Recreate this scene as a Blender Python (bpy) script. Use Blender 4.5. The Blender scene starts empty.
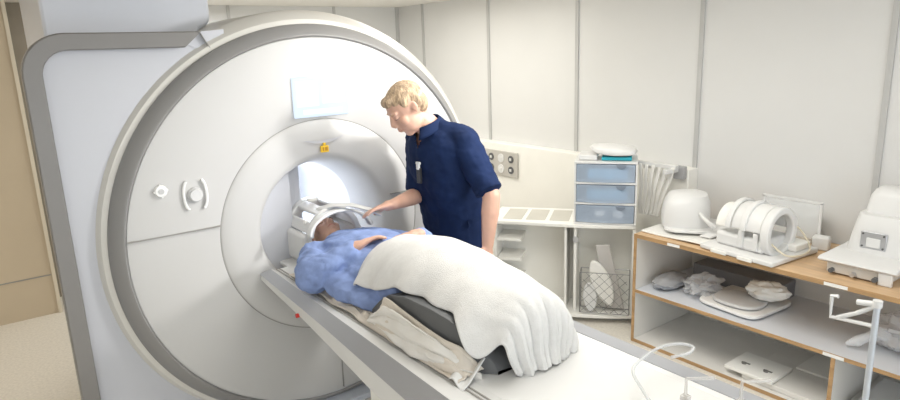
import bpy, bmesh, math, random
from mathutils import Vector, Matrix, noise
PI = math.pi
random.seed(4)
S = bpy.context.scene
C = S.collection

# ---------------------------------------------------------------- camera
yaw, pitch, roll, foc = 6.41272953e-01, 2.32798078e-01, -3.58854421e-02, 636.02
fwd = Vector((math.sin(yaw)*math.cos(pitch), math.cos(yaw)*math.cos(pitch), -math.sin(pitch)))
rt = Vector((math.cos(yaw), -math.sin(yaw), 0)); up = rt.cross(fwd)
r2 = rt*math.cos(roll)+up*math.sin(roll); u2 = -rt*math.sin(roll)+up*math.cos(roll)
cd = bpy.data.cameras.new('camera'); cam = bpy.data.objects.new('camera', cd); C.objects.link(cam)
cd.sensor_width = 36; cd.lens = 36*foc/900; cd.clip_start = .05
M = Matrix((r2, u2, -fwd)).transposed().to_4x4(); M.translation = (0, 0, 1.95); cam.matrix_world = M
S.camera = cam

# ---------------------------------------------------------------- light
S.view_settings.view_transform = 'Standard'; S.view_settings.look = 'None'
S.view_settings.gamma = 1; S.view_settings.exposure = -0.03; S.view_settings.use_curve_mapping = False
w = bpy.data.worlds.new('world'); S.world = w; w.use_nodes = True
w.node_tree.nodes['Background'].inputs[0].default_value = (.88, .94, 1, 1)
w.node_tree.nodes['Background'].inputs[1].default_value = 2.3
def area(name, loc, rot, size, power, col, sy=None, spread=180):
    l = bpy.data.lights.new(name, 'AREA'); l.energy = power; l.color = col; l.size = size; l.spread = math.radians(spread)
    if sy: l.shape = 'RECTANGLE'; l.size_y = sy
    o = bpy.data.objects.new(name, l); C.objects.link(o); o.location = loc; o.rotation_euler = rot
    return o
def aim(o, t): o.rotation_euler = (Vector(t)-o.location).to_track_quat('-Z', 'Y').to_euler()
area('ceiling_lamp_right', (2.15, 1.9, 2.38), (0, 0, 0), 1.2, 33, (1, .975, .92), 1.6)
area('ceiling_lamp_front', (-.3, .3, 2.38), (0, 0, 0), 1.5, 15, (1, .97, .92), 1.8)
area('ceiling_lamp_back', (2.8, 4.5, 2.38), (0, 0, 0), 1.2, 30, (1, .96, .88), 1.8)
area('ceiling_lamp_left', (-.9, 4.0, 2.38), (0, 0, 0), .8, 16, (1, .9, .76), .8)
k = area('key_lamp', (3.3, .9, 2.25), (0, 0, 0), .3, 5.5, (1, .985, .96), .3, 50); aim(k, (1.6, 2.9, 1.5))
k = area('bore_lamp_left', (1.24, 3.75, 1.22), (0, 0, 0), .06, 6, (.86, .91, 1), 1.1); aim(k, (1.7, 3.75, 1.0))
k = area('bore_lamp_right', (1.66, 3.75, 1.22), (0, 0, 0), .06, 6, (.86, .91, 1), 1.1); aim(k, (1.2, 3.75, 1.0))
area('bore_lamp_top', (1.45, 3.6, 1.33), (0, 0, 0), .10, 2.5, (.86, .91, 1), .6)
k = area('fill_behind_scanner', (1.5, 5.5, 2.36), (0, 0, 0), .8, 14, (.95, .97, 1), .8)  # unseen fill light, added to brighten the view through the bore

# ---------------------------------------------------------------- materials
MATS = {}
def mat(name, col, rough=.5, metal=0, var=.03, scale=6, bump=0, bscale=40, trans=0, alpha=1, emit=None, es=1, sss=0, coat=0, stretch=None):
    if name in MATS: return MATS[name]
    m = bpy.data.materials.new(name); m.use_nodes = True; nt = m.node_tree; b = nt.nodes['Principled BSDF']
    tc = nt.nodes.new('ShaderNodeTexCoord'); mp = nt.nodes.new('ShaderNodeMapping')
    nt.links.new(tc.outputs['Object'], mp.inputs[0])
    if stretch: mp.inputs['Scale'].default_value = stretch
    n = nt.nodes.new('ShaderNodeTexNoise'); n.inputs['Scale'].default_value = scale; n.inputs['Detail'].default_value = 5
    nt.links.new(mp.outputs[0], n.inputs[0])
    r = nt.nodes.new('ShaderNodeValToRGB'); nt.links.new(n.outputs[0], r.inputs[0])
    lo = [max(0, c*(1-var*2)) for c in col]; hi = [min(1, c*(1+var)) for c in col]
    r.color_ramp.elements[0].color = (*lo, 1); r.color_ramp.elements[0].position = .3
    r.color_ramp.elements[1].color = (*hi, 1); r.color_ramp.elements[1].position = .7
    nt.links.new(r.outputs[0], b.inputs['Base Color'])
    b.inputs['Roughness'].default_value = rough; b.inputs['Metallic'].default_value = metal
    b.inputs['Transmission Weight'].default_value = trans; b.inputs['Alpha'].default_value = alpha
    if rough >= .75: b.inputs['Specular IOR Level'].default_value = .15
    if coat: b.inputs['Coat Weight'].default_value = coat
    if sss:
        b.inputs['Subsurface Weight'].default_value = sss; b.inputs['Subsurface Radius'].default_value = (.02, .008, .004)
    if emit:
        b.inputs['Emission Color'].default_value = (*emit, 1); b.inputs['Emission Strength'].default_value = es
    if bump:
        n2 = nt.nodes.new('ShaderNodeTexNoise'); n2.inputs['Scale'].default_value = bscale; n2.inputs['Detail'].default_value = 3
        nt.links.new(mp.outputs[0], n2.inputs[0])
        bp = nt.nodes.new('ShaderNodeBump'); bp.inputs['Strength'].default_value = bump; bp.inputs['Distance'].default_value = .01
        nt.links.new(n2.outputs[0], bp.inputs['Height']); nt.links.new(bp.outputs[0], b.inputs['Normal'])
    MATS[name] = m; return m
wall_m = mat('wall_panel', (.74, .74, .73), .45, var=.01, scale=2)
beige_m = mat('beige_panel', (.62, .52, .38), .5, var=.02, scale=2)
seam_m = mat('seam_strip', (.53, .53, .52), .4, var=.02)
ceil_m = mat('ceiling_paint', (.85, .83, .78), .6, var=.01)
trunk_m = mat('cream_cladding', (.93, .92, .87), .4, var=.01)
floor_m = mat('floor_vinyl', (.80, .76, .68), .35, var=.06, scale=60, bump=.03, bscale=120)
gw = mat('scanner_white', (.62, .615, .605), .5, var=.006, scale=2)
gc = mat('scanner_cream', (.72, .70, .65), .3, var=.006, scale=2)
gp = mat('scanner_side_panel', (.58, .59, .63), .35, var=.006, scale=2)
gg = mat('scanner_grey', (.30, .295, .29), .35, metal=.1, var=.01, scale=3)
bore_m = mat('bore_liner', (.82, .85, .9), .35, var=.006)
line_m = mat('seam_dark', (.35, .34, .32), .5)
tabw = mat('table_white', (.76, .76, .75), .4, var=.01)
tabg = mat('table_grey', (.42, .43, .46), .3, metal=.2, var=.01)
white_m = mat('white_plastic', (.77, .77, .76), .35, var=.01)
ivory_m = mat('ivory_plastic', (.90, .89, .85), .4, var=.01)
grey_m = mat('grey_plastic', (.42, .42, .43), .45)
dark_m = mat('dark_grey_vinyl', (.12, .125, .13), .5, var=.05, bump=.05)
metal_m = mat('brushed_metal', (.62, .63, .66), .3, metal=.8)
wood_m = mat('beech_wood', (.70, .48, .28), .42, var=.10, scale=5, stretch=(6, .7, 6))
edge_m = mat('beech_edge', (.50, .31, .15), .45, var=.12, scale=5, stretch=(6, .7, 6))
lam_m = mat('shelf_laminate', (.70, .73, .78), .4, var=.01)
lamw_m = mat('shelf_laminate_warm', (.78, .76, .72), .4, var=.01)
skin_m = mat('skin', (.66, .40, .30), .5, var=.05, scale=12, sss=.12)
hair_m = mat('blond_hair', (.47, .34, .22), .65, var=.25, scale=60, bump=.8, bscale=160, stretch=(1, 1, .3))
navy_m = mat('navy_cotton', (.009, .021, .070), .8, var=.12, scale=8, bump=.25, bscale=16)
gown_m = mat('blue_gown', (.27, .36, .64), .8, var=.10, scale=14, bump=.35, bscale=22)
blanket_m = mat('white_blanket', (.79, .785, .77), .9, var=.02, scale=40, bump=.35, bscale=260)
sheet_m = mat('beige_sheet', (.72, .66, .58), .9, var=.05, scale=10, bump=.3, bscale=30)
fabw_m = mat('white_fabric', (.84, .84, .83), .85, var=.03, bump=.25, bscale=30)
fabg_m = mat('grey_fabric', (.42, .43, .45), .85, var=.04, bump=.25, bscale=30)
bag_m = mat('clear_bag', (.88, .9, .93), .15, var=.02, alpha=.45, bump=.6, bscale=30)
clear_m = mat('clear_plastic', (.92, .94, .95), .12, var=.01, alpha=.38)
drawer_m = mat('frosted_drawer', (.66, .78, .95), .25, var=.02, alpha=.5)
bluestuff_m = mat('blue_pack', (.12, .38, .62), .6, var=.15, scale=12)
teal_m = mat('teal_sheet', (.03, .42, .52), .6)
yellow_m = mat('yellow_tag', (.85, .55, .04), .5)
red_m = mat('red_button', (.75, .04, .03), .4)
screen_m = mat('screen_glow', (.10, .14, .2), .3, emit=(.80, .91, 1), es=.92)
screen2_m = mat('screen_bright', (.10, .14, .2), .3, emit=(.92, .98, 1), es=1.0)
black_m = mat('black_plastic', (.02, .02, .022), .5)
wire_m = mat('wire', (.22, .22, .22), .4, metal=.6)
label_m = mat('paper_label', (.9, .9, .88), .6)
cable_m = mat('cream_cable', (.72, .66, .52), .5)
trouser_m = navy_m
lip_m = mat('lip', (.60, .27, .22), .5)
eye_m = mat('eye_dark', (.09, .06, .05), .4)
cushion_m = mat('beige_cushion', (.80, .78, .74), .8, var=.03, bump=.2)

# ---------------------------------------------------------------- mesh helpers
def V(*a): return Vector(a)
class B:
    def __init__(s): s.b = bmesh.new()
    def box(s, x0, y0, z0, x1, y1, z1, rz=0, piv=None, m=None):
        vs = [Vector((x, y, z)) for x in (x0, x1) for y in (y0, y1) for z in (z0, z1)]
        if rz:
            p = Vector(piv) if piv else Vector(((x0+x1)/2, (y0+y1)/2, 0)); R = Matrix.Rotation(rz, 3, 'Z')
            vs = [R@(v-p)+p for v in vs]
        if m: vs = [m@v for v in vs]
        v = [s.b.verts.new(q) for q in vs]
        for f in ((0, 1, 3, 2), (4, 6, 7, 5), (0, 4, 5, 1), (2, 3, 7, 6), (0, 2, 6, 4), (1, 5, 7, 3)): s.b.faces.new([v[i] for i in f])
        return s
    def loops(s, rings, cap=True, close=False):
        R = [[s.b.verts.new(p) for p in r] for r in rings]; n = len(R[0])
        rng = range(len(R)) if close else range(len(R)-1)
        for i in rng:
            a, c = R[i], R[(i+1) % len(R)]
            for j in range(n): s.b.faces.new((a[j], a[(j+1) % n], c[(j+1) % n], c[j]))
        if cap and not close: s.b.faces.new(R[0][::-1]); s.b.faces.new(R[-1])
        return s
    def tube(s, pts, r, n=8, closed=False):
        pts = [Vector(p) for p in pts]; N = len(pts); rings = []
        nrm = None
        for i, p in enumerate(pts):
            if closed: t = pts[(i+1) % N]-pts[i-1]
            else: t = pts[min(i+1, N-1)]-pts[max(i-1, 0)]
            t.normalize()
            if nrm is None:
                nrm = t.orthogonal().normalized()
            nrm = (nrm-t*nrm.dot(t)).normalized(); bi = t.cross(nrm)
            rr = r[i] if isinstance(r, (list, tuple)) else r
            rings.append([p+nrm*math.cos(2*PI*j/n)*rr+bi*math.sin(2*PI*j/n)*rr for j in range(n)])
        return s.loops(rings, close=closed)
    def cyl(s, a, b, r0, r1=None, n=24): return s.tube([a, b], [r0, r0 if r1 is None else r1], n)
    def cap(s, a, b, r0, r1, n=14):   # capsule tapered
        a = Vector(a); b = Vector(b); t = (b-a).normalized() if (b-a).length > 1e-6 else Vector((0, 0, 1))
        u = t.orthogonal().normalized(); v = t.cross(u); rings = []
        for i in range(5):
            th = -PI/2+PI/2*(i+.35)/4.35; rings.append((a+t*math.sin(th)*r0, math.cos(th)*r0))
        for i in range(5):
            th = PI/2*i/4.35; rings.append((b+t*math.sin(th)*r1, math.cos(th)*r1))
        return s.loops([[c+u*math.cos(2*PI*j/n)*r+v*math.sin(2*PI*j/n)*r for j in range(n)] for c, r in rings])
    def ell(s, c, rx, ry, rz, ax=None, n=16):   # ellipsoid, ax = 3x3 of axes columns
        c = Vector(c); A = ax or Matrix.Identity(3); rings = []
        for i in range(1, n//2+4):
            th = -PI/2+PI*i/(n//2+4)
            rings.append([c+A@Vector((rx*math.cos(th)*math.cos(2*PI*j/n), ry*math.cos(th)*math.sin(2*PI*j/n), rz*math.sin(th))) for j in range(n)])
        return s.loops(rings)
    def loft(s, secs, n=24, p=2.2):   # secs: (center, uvec, vvec) half axes
        rings = []
        for c, u, v in secs:
            c = Vector(c); u = Vector(u); v = Vector(v); ring = []
            for j in range(n):
                a = 2*PI*j/n; ca, sa = math.cos(a), math.sin(a)
                ring.append(c+u*math.copysign(abs(ca)**(2/p), ca)+v*math.copysign(abs(sa)**(2/p), sa))
            rings.append(ring)
        return s.loops(rings)
    def lathe(s, c, prof, n=96, a0=0, a1=2*PI, ysign=1, cap=False):   # axis along Y; prof = (r, y)
        full = abs(a1-a0) > 6.28; N = n if full else n+1; R = []
        for r, y in prof:
            R.append([s.b.verts.new((c[0]+r*math.cos(a0+(a1-a0)*j/n), y, c[2]+r*math.sin(a0+(a1-a0)*j/n))) for j in range(N)])
        for i in range(len(R)-1):
            for j in range(N if full else N-1): s.b.faces.new((R[i][j], R[i][(j+1) % N], R[i+1][(j+1) % N], R[i+1][j]))
        return s
    def prism(s, poly, axis, a, b):   # poly 2D, extruded along axis 0/1/2 from a to b
        def P(q, t):
            l = list(q); l.insert(axis, t); return Vector(l)
        return s.loops([[P(q, a) for q in poly], [P(q, b) for q in poly]])
    def grid(s, nu, nv, fn):
        G = [[s.b.verts.new(fn(i/(nu-1), j/(nv-1))) for j in range(nv)] for i in range(nu)]
        for i in range(nu-1):
            for j in range(nv-1): s.b.faces.new((G[i][j], G[i+1][j], G[i+1][j+1], G[i][j+1]))
        return s
    def xf(s, m):
        bmesh.ops.transform(s.b, matrix=m, verts=s.b.verts); return s
def obj(name, B_, m, parent=None, bevel=0, seg=2, smooth=True, solid=0, sub=0, offset=-1, recalc=True):
    me = bpy.data.meshes.new(name); b = B_.b
    if recalc: bmesh.ops.recalc_face_normals(b, faces=b.faces)
    for f in b.faces: f.smooth = smooth
    b.to_mesh(me); b.free()
    if smooth:
        try: me.set_sharp_from_angle(angle=math.radians(38))
        except Exception: pass
    me.materials.append(m)
    o = bpy.data.objects.new(name, me); C.objects.link(o)
    if parent: o.parent = parent
    if sub: d = o.modifiers.new('s', 'SUBSURF'); d.levels = d.render_levels = sub
    if solid: d = o.modifiers.new('t', 'SOLIDIFY'); d.thickness = solid; d.offset = offset
    if bevel:
        d = o.modifiers.new('b', 'BEVEL'); d.width = bevel; d.segments = seg; d.limit_method = 'ANGLE'; d.angle_limit = math.radians(40); d.harden_normals = False
    return o
def fuse(name, B_, m, parent=None, vox=.008, sm=4, fac=.5, disp=None):   # union into ONE continuous skin
    me = bpy.data.meshes.new(name+'_t'); bmesh.ops.recalc_face_normals(B_.b, faces=B_.b.faces); B_.b.to_mesh(me); B_.b.free()
    o = bpy.data.objects.new(name, me); C.objects.link(o)
    d = o.modifiers.new('r', 'REMESH'); d.mode = 'VOXEL'; d.voxel_size = vox; d.use_smooth_shade = True
    d = o.modifiers.new('s', 'SMOOTH'); d.iterations = sm; d.factor = fac
    dg = bpy.context.evaluated_depsgraph_get(); dg.update()
    nm = bpy.data.meshes.new_from_object(o.evaluated_get(dg)); o.modifiers.clear(); o.data = nm; nm.name = name
    if disp:
        for v in nm.vertices: v.co += disp(v.co, v.normal)
    nm.materials.clear(); nm.materials.append(m)
    for f in nm.polygons: f.use_smooth = True
    if parent: o.parent = parent
    return o
def tag(o, label=None, cat=None, group=None, kind=None):
    if label: o['label'] = label
    if cat: o['category'] = cat
    if group: o['group'] = group
    if kind: o['kind'] = kind
    return o
def thing(name, loc, label, cat, group=None):
    o = bpy.data.objects.new(name, None); C.objects.link(o); o.location = loc; o.empty_display_size = .1
    return tag(o, label, cat, group)
# parts are modelled in world coordinates and then hung on their empty without moving
def hang(root):
    bpy.context.view_layer.update()
    inv = Matrix.Translation(root.location).inverted()
    for ch in [o for o in C.objects if o.parent == root]:
        if ch.type == 'MESH' and not ch.get('hung'):
            ch.data.transform(inv); 
            for g in [o for o in C.objects if o.parent == ch]: g.data.transform(inv)
def struct(name, b, m, label=None, **k):
    o = obj(name, b, m, **k); o['kind'] = 'structure'
    if label: o['label'] = label; o['category'] = name.split('_')[0]
    return o
def fbm(x, y, z=0, sc=1): return noise.fractal(Vector((x, y, z))*sc, 1, 2, 3)

# ================================================================ THE ROOM
CZ = 2.42; XR = 4.0; YB = 6.2
b = B(); b.box(-2.2, -3, -.08, 4.1, 6.35, 0); struct('floor', b, floor_m, smooth=False)
b = B(); b.box(-2.2, -3, CZ, 4.1, 6.35, CZ+.08); struct('ceiling', b, ceil_m, smooth=False)
b = B(); b.box(XR, -3, 0, XR+.1, 6.3, CZ); struct('wall_right', b, wall_m, smooth=False)
b = B(); b.box(-2.2, YB, 0, XR, YB+.1, CZ); struct('wall_back', b, wall_m, smooth=False)
b = B(); b.box(-2.3, -3, 0, -2.2, 6.3, CZ); struct('wall_left', b, wall_m, smooth=False)
b = B(); b.box(-2.2, 5.75, 0, .34, YB, CZ); struct('wall_niche', b, beige_m, smooth=False)
n = 0
for y in (5.72, 4.66, 3.57, 2.475, 1.355, .24, -.88):
    n += 1; b = B(); b.box(XR-.012, y-.016, 0, XR, y+.016, CZ); struct('trim_%d' % n, b, seam_m, smooth=False)
for x in (2.11, 3.21):
    n += 1; b = B(); b.box(x-.014, YB-.01, 0, x+.014, YB, CZ); struct('trim_%d' % n, b, seam_m, smooth=False)
n += 1; b = B(); b.box(3.96, YB-.012, 0, 4.0, YB, CZ); struct('trim_%d' % n, b, seam_m, smooth=False)
n += 1; b = B(); b.box(.325, 5.735, 0, .35, 5.76, CZ); struct('trim_%d' % n, b, mat('pale_edge', (.75, .68, .55), .4), smooth=False)
n += 1; b = B(); b.box(-2.2, 5.745, .318, .32, 5.75, .326); struct('trim_%d' % n, b, line_m, smooth=False)
n += 1; b = B(); b.box(.36, 6.14, 0, .72, 6.2, CZ); struct('trim_%d' % n, b, mat('recess_shade', (.30, .27, .22), .5), smooth=False)  # dark strip: the shade on the recessed back wall, put into the colour
# low cladding with a ledge along the right wall
b = B(); b.box(3.885, 2.45, 0, XR, YB, 1.085); struct('wall_cladding', b, trunk_m, bevel=.006)
o = thing('wall_socket_panel', (3.885, 4.25, .8), 'grey metal socket panel on the cream wall ledge behind the standing man', 'socket panel')
b = B(); b.box(3.865, 4.15, .79, 3.884, 4.62, 1.02); obj('plate', b, mat('socket_plate', (.62, .60, .56), .35, metal=.3), o, bevel=.004)
for i in range(3):
    for j in range(2):
        y = 4.23+i*.135; z = .855+j*.1
        b = B(); b.cyl((3.866, y, z), (3.858, y, z), .034 if i != 1 else .04, n=20); s = obj('socket', b, dark_m if i != 1 else white_m, o)
        b = B(); b.box(3.852, y-.012, z-.012, 3.859, y+.012, z+.012); q = obj('socket_insert', b, white_m, s, bevel=.002)
hang(o)

# ================================================================ SCANNER
AX, AZ = 1.45, 1.05; cc = (AX, 0, AZ)
sc = thing('mri_scanner', (AX, 3.9, 0), 'large white scanner with grey ring and round bore behind the patient', 'scanner')
b = B(); b.lathe(cc, [(.57, 3.056), (.578, 3.052), (.80, 3.045), (.95, 3.05), (.982, 3.058), (.984, 3.07)], 128); obj('front_cover', b, gw, sc)
b = B(); b.lathe(cc, [(.984, 3.058), (.992, 3.05), (1.0, 3.052), (1.045, 3.098), (1.052, 3.11), (1.05, 3.125)], 128); obj('grey_ring', b, gg, sc)
b = B(); b.lathe(cc, [(1.05, 3.118), (1.075, 3.125), (1.118, 3.185), (1.125, 3.21), (1.125, 3.9), (1.10, 4.3), (.9, 4.6), (.35, 4.65)], 128); obj('outer_shell', b, gc, sc)
b = B(); b.lathe(cc, [(.569, 3.066), (.569, 3.0545), (.5725, 3.0545), (.5725, 3.066)], 128); obj('seam_line', b, line_m, sc)
b = B(); b.lathe(cc, [(.568, 3.056), (.56, 3.05), (.50, 3.048), (.40, 3.056), (.375, 3.066), (.358, 3.09), (.342, 3.14), (.325, 3.22), (.312, 3.30), (.305, 3.36)], 128); obj('bore_cover', b, gw, sc)
b = B(); b.lathe(cc, [(.305, 3.36), (.30, 3.4), (.30, 4.6), (.32, 4.65)], 96); obj('bore_liner', b, bore_m, sc)
# horizontal and lower seams
b = B(); b.box(.474, 3.038, 1.157, .885, 3.052, 1.161); obj('seam_line', b, line_m, sc, smooth=False)
b = B(); b.box(1.463, 3.04, .085, 1.467, 3.056, .475); obj('seam_line', b, line_m, sc, smooth=False)
b = B(); b.box(1.85, 3.038, 1.157, 2.42, 3.052, 1.161); obj('seam_line', b, line_m, sc, smooth=False)
# side housing with grey rounded frame
def rr(x0, z0, x1, z1, r, n=8):   # open outline with the rounded top-left corner
    return [(x0, z0)]+[(x0+r-r*math.cos(t*PI/2/n), z1-r+r*math.sin(t*PI/2/n)) for t in range(n+1)]+[(x1, z1)]
b = B(); out = rr(.212, 0, 1.3, 2.055, .16); b.prism(out+[(1.3, 0)], 1, 3.15, 3.22); obj('side_housing', b, gp, sc, bevel=.01)
b = B(); b.box(.50, 3.22, 0, 1.4, 4.5, 1.95); obj('rear_housing', b, gp, sc, bevel=.05, seg=4)
def strip(o_, i_, y0, y1):
    b = B(); n = len(o_)
    rings = []
    for k in range(n):
        (ox, oz), (ix, iz) = o_[k], i_[k]
        rings.append([V(ox, y1, oz), V(ox, y0+.006, oz), V(ox+(ix-ox)*.08, y0, oz+(iz-oz)*.08), V(ox+(ix-ox)*.95, y0, oz+(iz-oz)*.95), V(ix, y0+.006, iz), V(ix, y1, iz)])
    return b.loops(rings)
N = 10
outer = [(.2, 0)]+[(.2+.17-.17*math.cos(t*PI/2/N), 2.07-.17+.17*math.sin(t*PI/2/N)) for t in range(N+1)]+[(.92, 2.07)]
inner = [(.272, 0)]+[(.272+.105-.105*math.cos(t*PI/2/N), 2.0-.105+.105*math.sin(t*PI/2/N)) for t in range(N+1)]+[(.84, 2.0)]
obj('grey_frame', strip(outer, inner, 3.09, 3.16), mat('frame_grey', (.235, .225, .215), .4, metal=.1, var=.01), sc)
b = B(); b.loops([[V(x, 3.145, z) for x, z in ((.925, 2.068), (.929, 2.066), (.985, 1.962), (.981, 1.960))], [V(x, 3.122, z-.01) for x, z in ((.925, 2.068), (.929, 2.066), (.985, 1.962), (.981, 1.960))]]); obj('seam_line', b, line_m, sc, smooth=False)
b = B(); b.prism([(.868, 2.01), (.925, 2.070), (1.04, 2.08), (1.04, 1.99), (.95, 1.975)], 1, 3.147, 3.2); obj('corner_cap', b, gp, sc)
# cold head turret behind
b = B(); q = [(.335, 2.42), (.335, 1.9), (1.0, 1.9)]+[(1.02+.06*math.sin(t*PI/12), 2.16-.06*math.cos(t*PI/12)) for t in range(7)]+[(1.08, 2.42)]
b.prism(q, 1, 3.45, 4.4); obj('turret_cover', b, mat('turret', (.66, .68, .73), .35, var=.004), sc, bevel=.02)
# display, crescent, dials
b = B(); b.box(1.31, 3.036, 1.635, 1.62, 3.05, 1.84); s = obj('display', b, screen_m, sc, bevel=.01)
b = B()
for x0, z0, x1, z1 in ((1.33, 1.69, 1.45, 1.82), (1.47, 1.70, 1.60, 1.80), (1.36, 1.65, 1.58, 1.675)): b.box(x0, 3.0345, z0, x1, 3.0362, z1)
obj('screen_window', b, screen2_m, s, smooth=False)
b = B(); b.grid(25, 3, lambda u, v: V(1.34+.25*u, 3.045-.006*math.sin(PI*u), 1.500+.02*(u-.5)**2*4+(v-.5)*.016*math.sin(PI*u)+.008*u)); obj('laser_slit', b, mat('slit_grey', (.55, .55, .58), .4), sc)
b = B(); b.box(1.44, 3.036, 1.447, 1.485, 3.047, 1.482, 0); b.box(1.455, 3.036, 1.482, 1.47, 3.045, 1.497); s = obj('warning_tag', b, yellow_m, sc, bevel=.002)
b = B(); b.box(1.449, 3.0345, 1.455, 1.457, 3.0365, 1.474).box(1.463, 3.0345, 1.455, 1.478, 3.0365, 1.474); obj('warning_mark', b, mat('ochre', (.5, .25, .02), .5), s)
b = B(); b.cyl((.64, 3.046, 1.37), (.64, 3.03, 1.37), .029, .026, 32)
d = obj('small_dial', b, mat('dial_white', (.95, .95, .94), .3), sc, bevel=.003)
for a in range(4):
    b = B(); b.cyl((.64+.027*math.cos(a*PI/2+.1), 3.044, 1.37+.027*math.sin(a*PI/2+.1)), (.64+.027*math.cos(a*PI/2+.1), 3.032, 1.37+.027*math.sin(a*PI/2+.1)), .0055, .004, 12); obj('dial_tick', b, mat('dial_white', (.95, .95, .94), .3), d)
b = B(); b.cyl((.64, 3.03, 1.37), (.64, 3.026, 1.37), .012, n=20); obj('dial_center', b, mat('pale_grey', (.60, .60, .60), .4), d)
b = B(); b.cyl((.787, 3.048, 1.33), (.787, 3.03, 1.33), .036, .034, 32); d = obj('large_dial', b, mat('pale_grey2', (.62, .62, .62), .4), sc, bevel=.003)
b = B(); b.cyl((.787, 3.03, 1.33), (.787, 3.018, 1.33), .029, .027, 32); obj('dial_center', b, mat('dial_face', (.74, .74, .74), .35), d)
for sg in (-1, 1):
    pts = [(.787+sg*(.036+.022*math.cos(t)**2*1.0)-sg*.0, 3.038, 1.33+.072*math.sin(t)) for t in [(-1.3+2.6*i/14) for i in range(15)]]
    pts = [(.787+sg*(.030+.022*math.cos(t)), 3.038, 1.33+.068*math.sin(t)) for t in [(-1.4+2.8*i/14) for i in range(15)]]
    b = B(); b.tube(pts, .007, 8); obj('dial_bracket', b, mat('dial_white', (.95, .95, .94), .3), d)
b = B(); b.box(1.12, 2.97, 0, 1.95, 3.2, .035).box(.6, 3.12, 0, 2.3, 4.4, .05); obj('base_plinth', b, mat('plinth', (.62, .66, .74), .4), sc, bevel=.005)
hang(sc)

# ================================================================ PATIENT TABLE
TZ = .88
tb = thing('patient_table', (1.42, 1.3, 0), 'long white patient table with grey rails running into the scanner bore', 'patient table')
def sect(y, xt, xl, cz_, bz, xr=1.80):   # table section polygon (x,z)
    return [V(xt, y, TZ), V(1.118, y, TZ+.002), V(1.124, y, TZ-.004), V(1.68, y, TZ-.004), V(1.70, y, TZ+.004), V(xr-.02, y, TZ), V(xr-.005, y, TZ-.05), V(xr-.04, y, bz), V(xl+.012, y, bz), V(xl, y, bz+.012), V(xl, y, cz_)]
b = B(); ys = [(3.045, 1.112, 1.052, .872, .828), (2.55, 1.094, 1.049, .845, .778), (2.3, 1.085, 1.047, .830, .745), (2.0, 1.075, 1.044, .806, .70), (1.7, 1.064, 1.040, .782, .665), (1.45, 1.055, 1.037, .768, .64), (.9, 1.045, 1.030, .745, .60), (.3, 1.04, 1.025, .73, .58)]
b.loops([sect(*q) for q in ys]); obj('table_body', b, tabw, tb, bevel=.003)
b = B(); b.loops([[V(xt+.001, y, TZ+.0), V(xl+.004, y, z-.002), V(xl-.003, y, z), V(xt-.003, y, TZ+.004)] for y, xt, xl, z, _ in ys]); obj('rail', b, tabg, tb)
b = B(); b.loops([[V(1.715, y, TZ+.002), V(1.715, y, TZ+.006), V(1.785, y, TZ+.003), V(1.798, y, TZ-.01), V(1.795, y, TZ-.04), V(1.78, y, TZ-.04), V(1.78, y, TZ-.002)] for y in (3.045, .3)]); obj('rail', b, tabg, tb)
for x in (1.135, 1.152, 1.66, 1.685):
    b = B(); b.box(x-.002, .3, TZ-.003, x+.002, 3.04, TZ+.0012); obj('groove', b, mat('groove', (.40, .38, .36), .5), tb, smooth=False)
b = B(); b.loft([((AX, y, TZ-.012), (w_, 0, 0), (0, 0, .016)) for y, w_ in ((.45, .25), (.5, .262), (2.9, .262), (3.1, .25), (4.3, .235), (4.35, .2))], 32, 5); obj('table_cradle', b, white_m, tb)
b = B(); b.box(1.13, .4, .02, 1.72, 2.13, .66); obj('pedestal', b, ivory_m, tb, bevel=.03, seg=4)
b = B(); b.box(1.08, .35, 0, 1.77, 2.2, .03); obj('foot_plate', b, grey_m, tb, bevel=.008)
b = B(); b.cyl((1.055, 2.59, .795), (1.038, 2.59, .795), .010, n=16); obj('release_button', b, red_m, tb)
hang(tb)

# ================================================================ PATIENT (lying on the back, head to the bore)
def hand(b, wrist, fdir, pdir, side, k=1.0, curl=.5, spread=.12):
    """wrist, finger direction, palm normal (palm looks along pdir), side: +1/-1 thumb direction"""
    f = Vector(fdir).normalized(); p = Vector(pdir); p = (p-f*p.dot(f)).normalized(); t = f.cross(p)*side; W = Vector(wrist)
    ax = Matrix((t, f, p)).transposed()
    b.ell(W+f*.045*k, .041*k, .055*k, .016*k, ax)
    b.cap(W-f*.01*k, W+f*.03*k, .024*k, .026*k)
    for i, (o_, L) in enumerate(((.030, .072), (.010, .080), (-.010, .074), (-.029, .058))):
        base = W+(f*.083+t*o_)*k; d = (f+t*spread*o_*18*.3).normalized(); pos = base-f*.02*k; a = 0
        for s_, fr in enumerate((.02/L*k if 0 else .45, .32, .23)):
            if s_ == 0: b.cap(pos, base, .0095*k, .0095*k, 10); pos = base
            a += curl*(.35 if s_ == 0 else .6)
            dd = d*math.cos(a)+p*math.sin(a); nx = pos+dd*L*fr*k
            b.cap(pos, nx, (.0092-.0007*s_)*k, (.0086-.0008*s_)*k, 10); pos = nx
    b0 = W+(f*.018+t*.026)*k; d1 = (f*.6+t*.75+p*.25).normalized(); b1 = b0+d1*.038*k; d2 = (f*.9+t*.25+p*.3).normalized(); b2 = b1+d2*.03*k; b3 = b2+(f*.95+p*.3).normalized()*.024*k
    b.cap(b0, b1, .014*k, .011*k, 10); b.cap(b1, b2, .0105*k, .0095*k, 10); b.cap(b2, b3, .0095*k, .008*k, 10)
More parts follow.
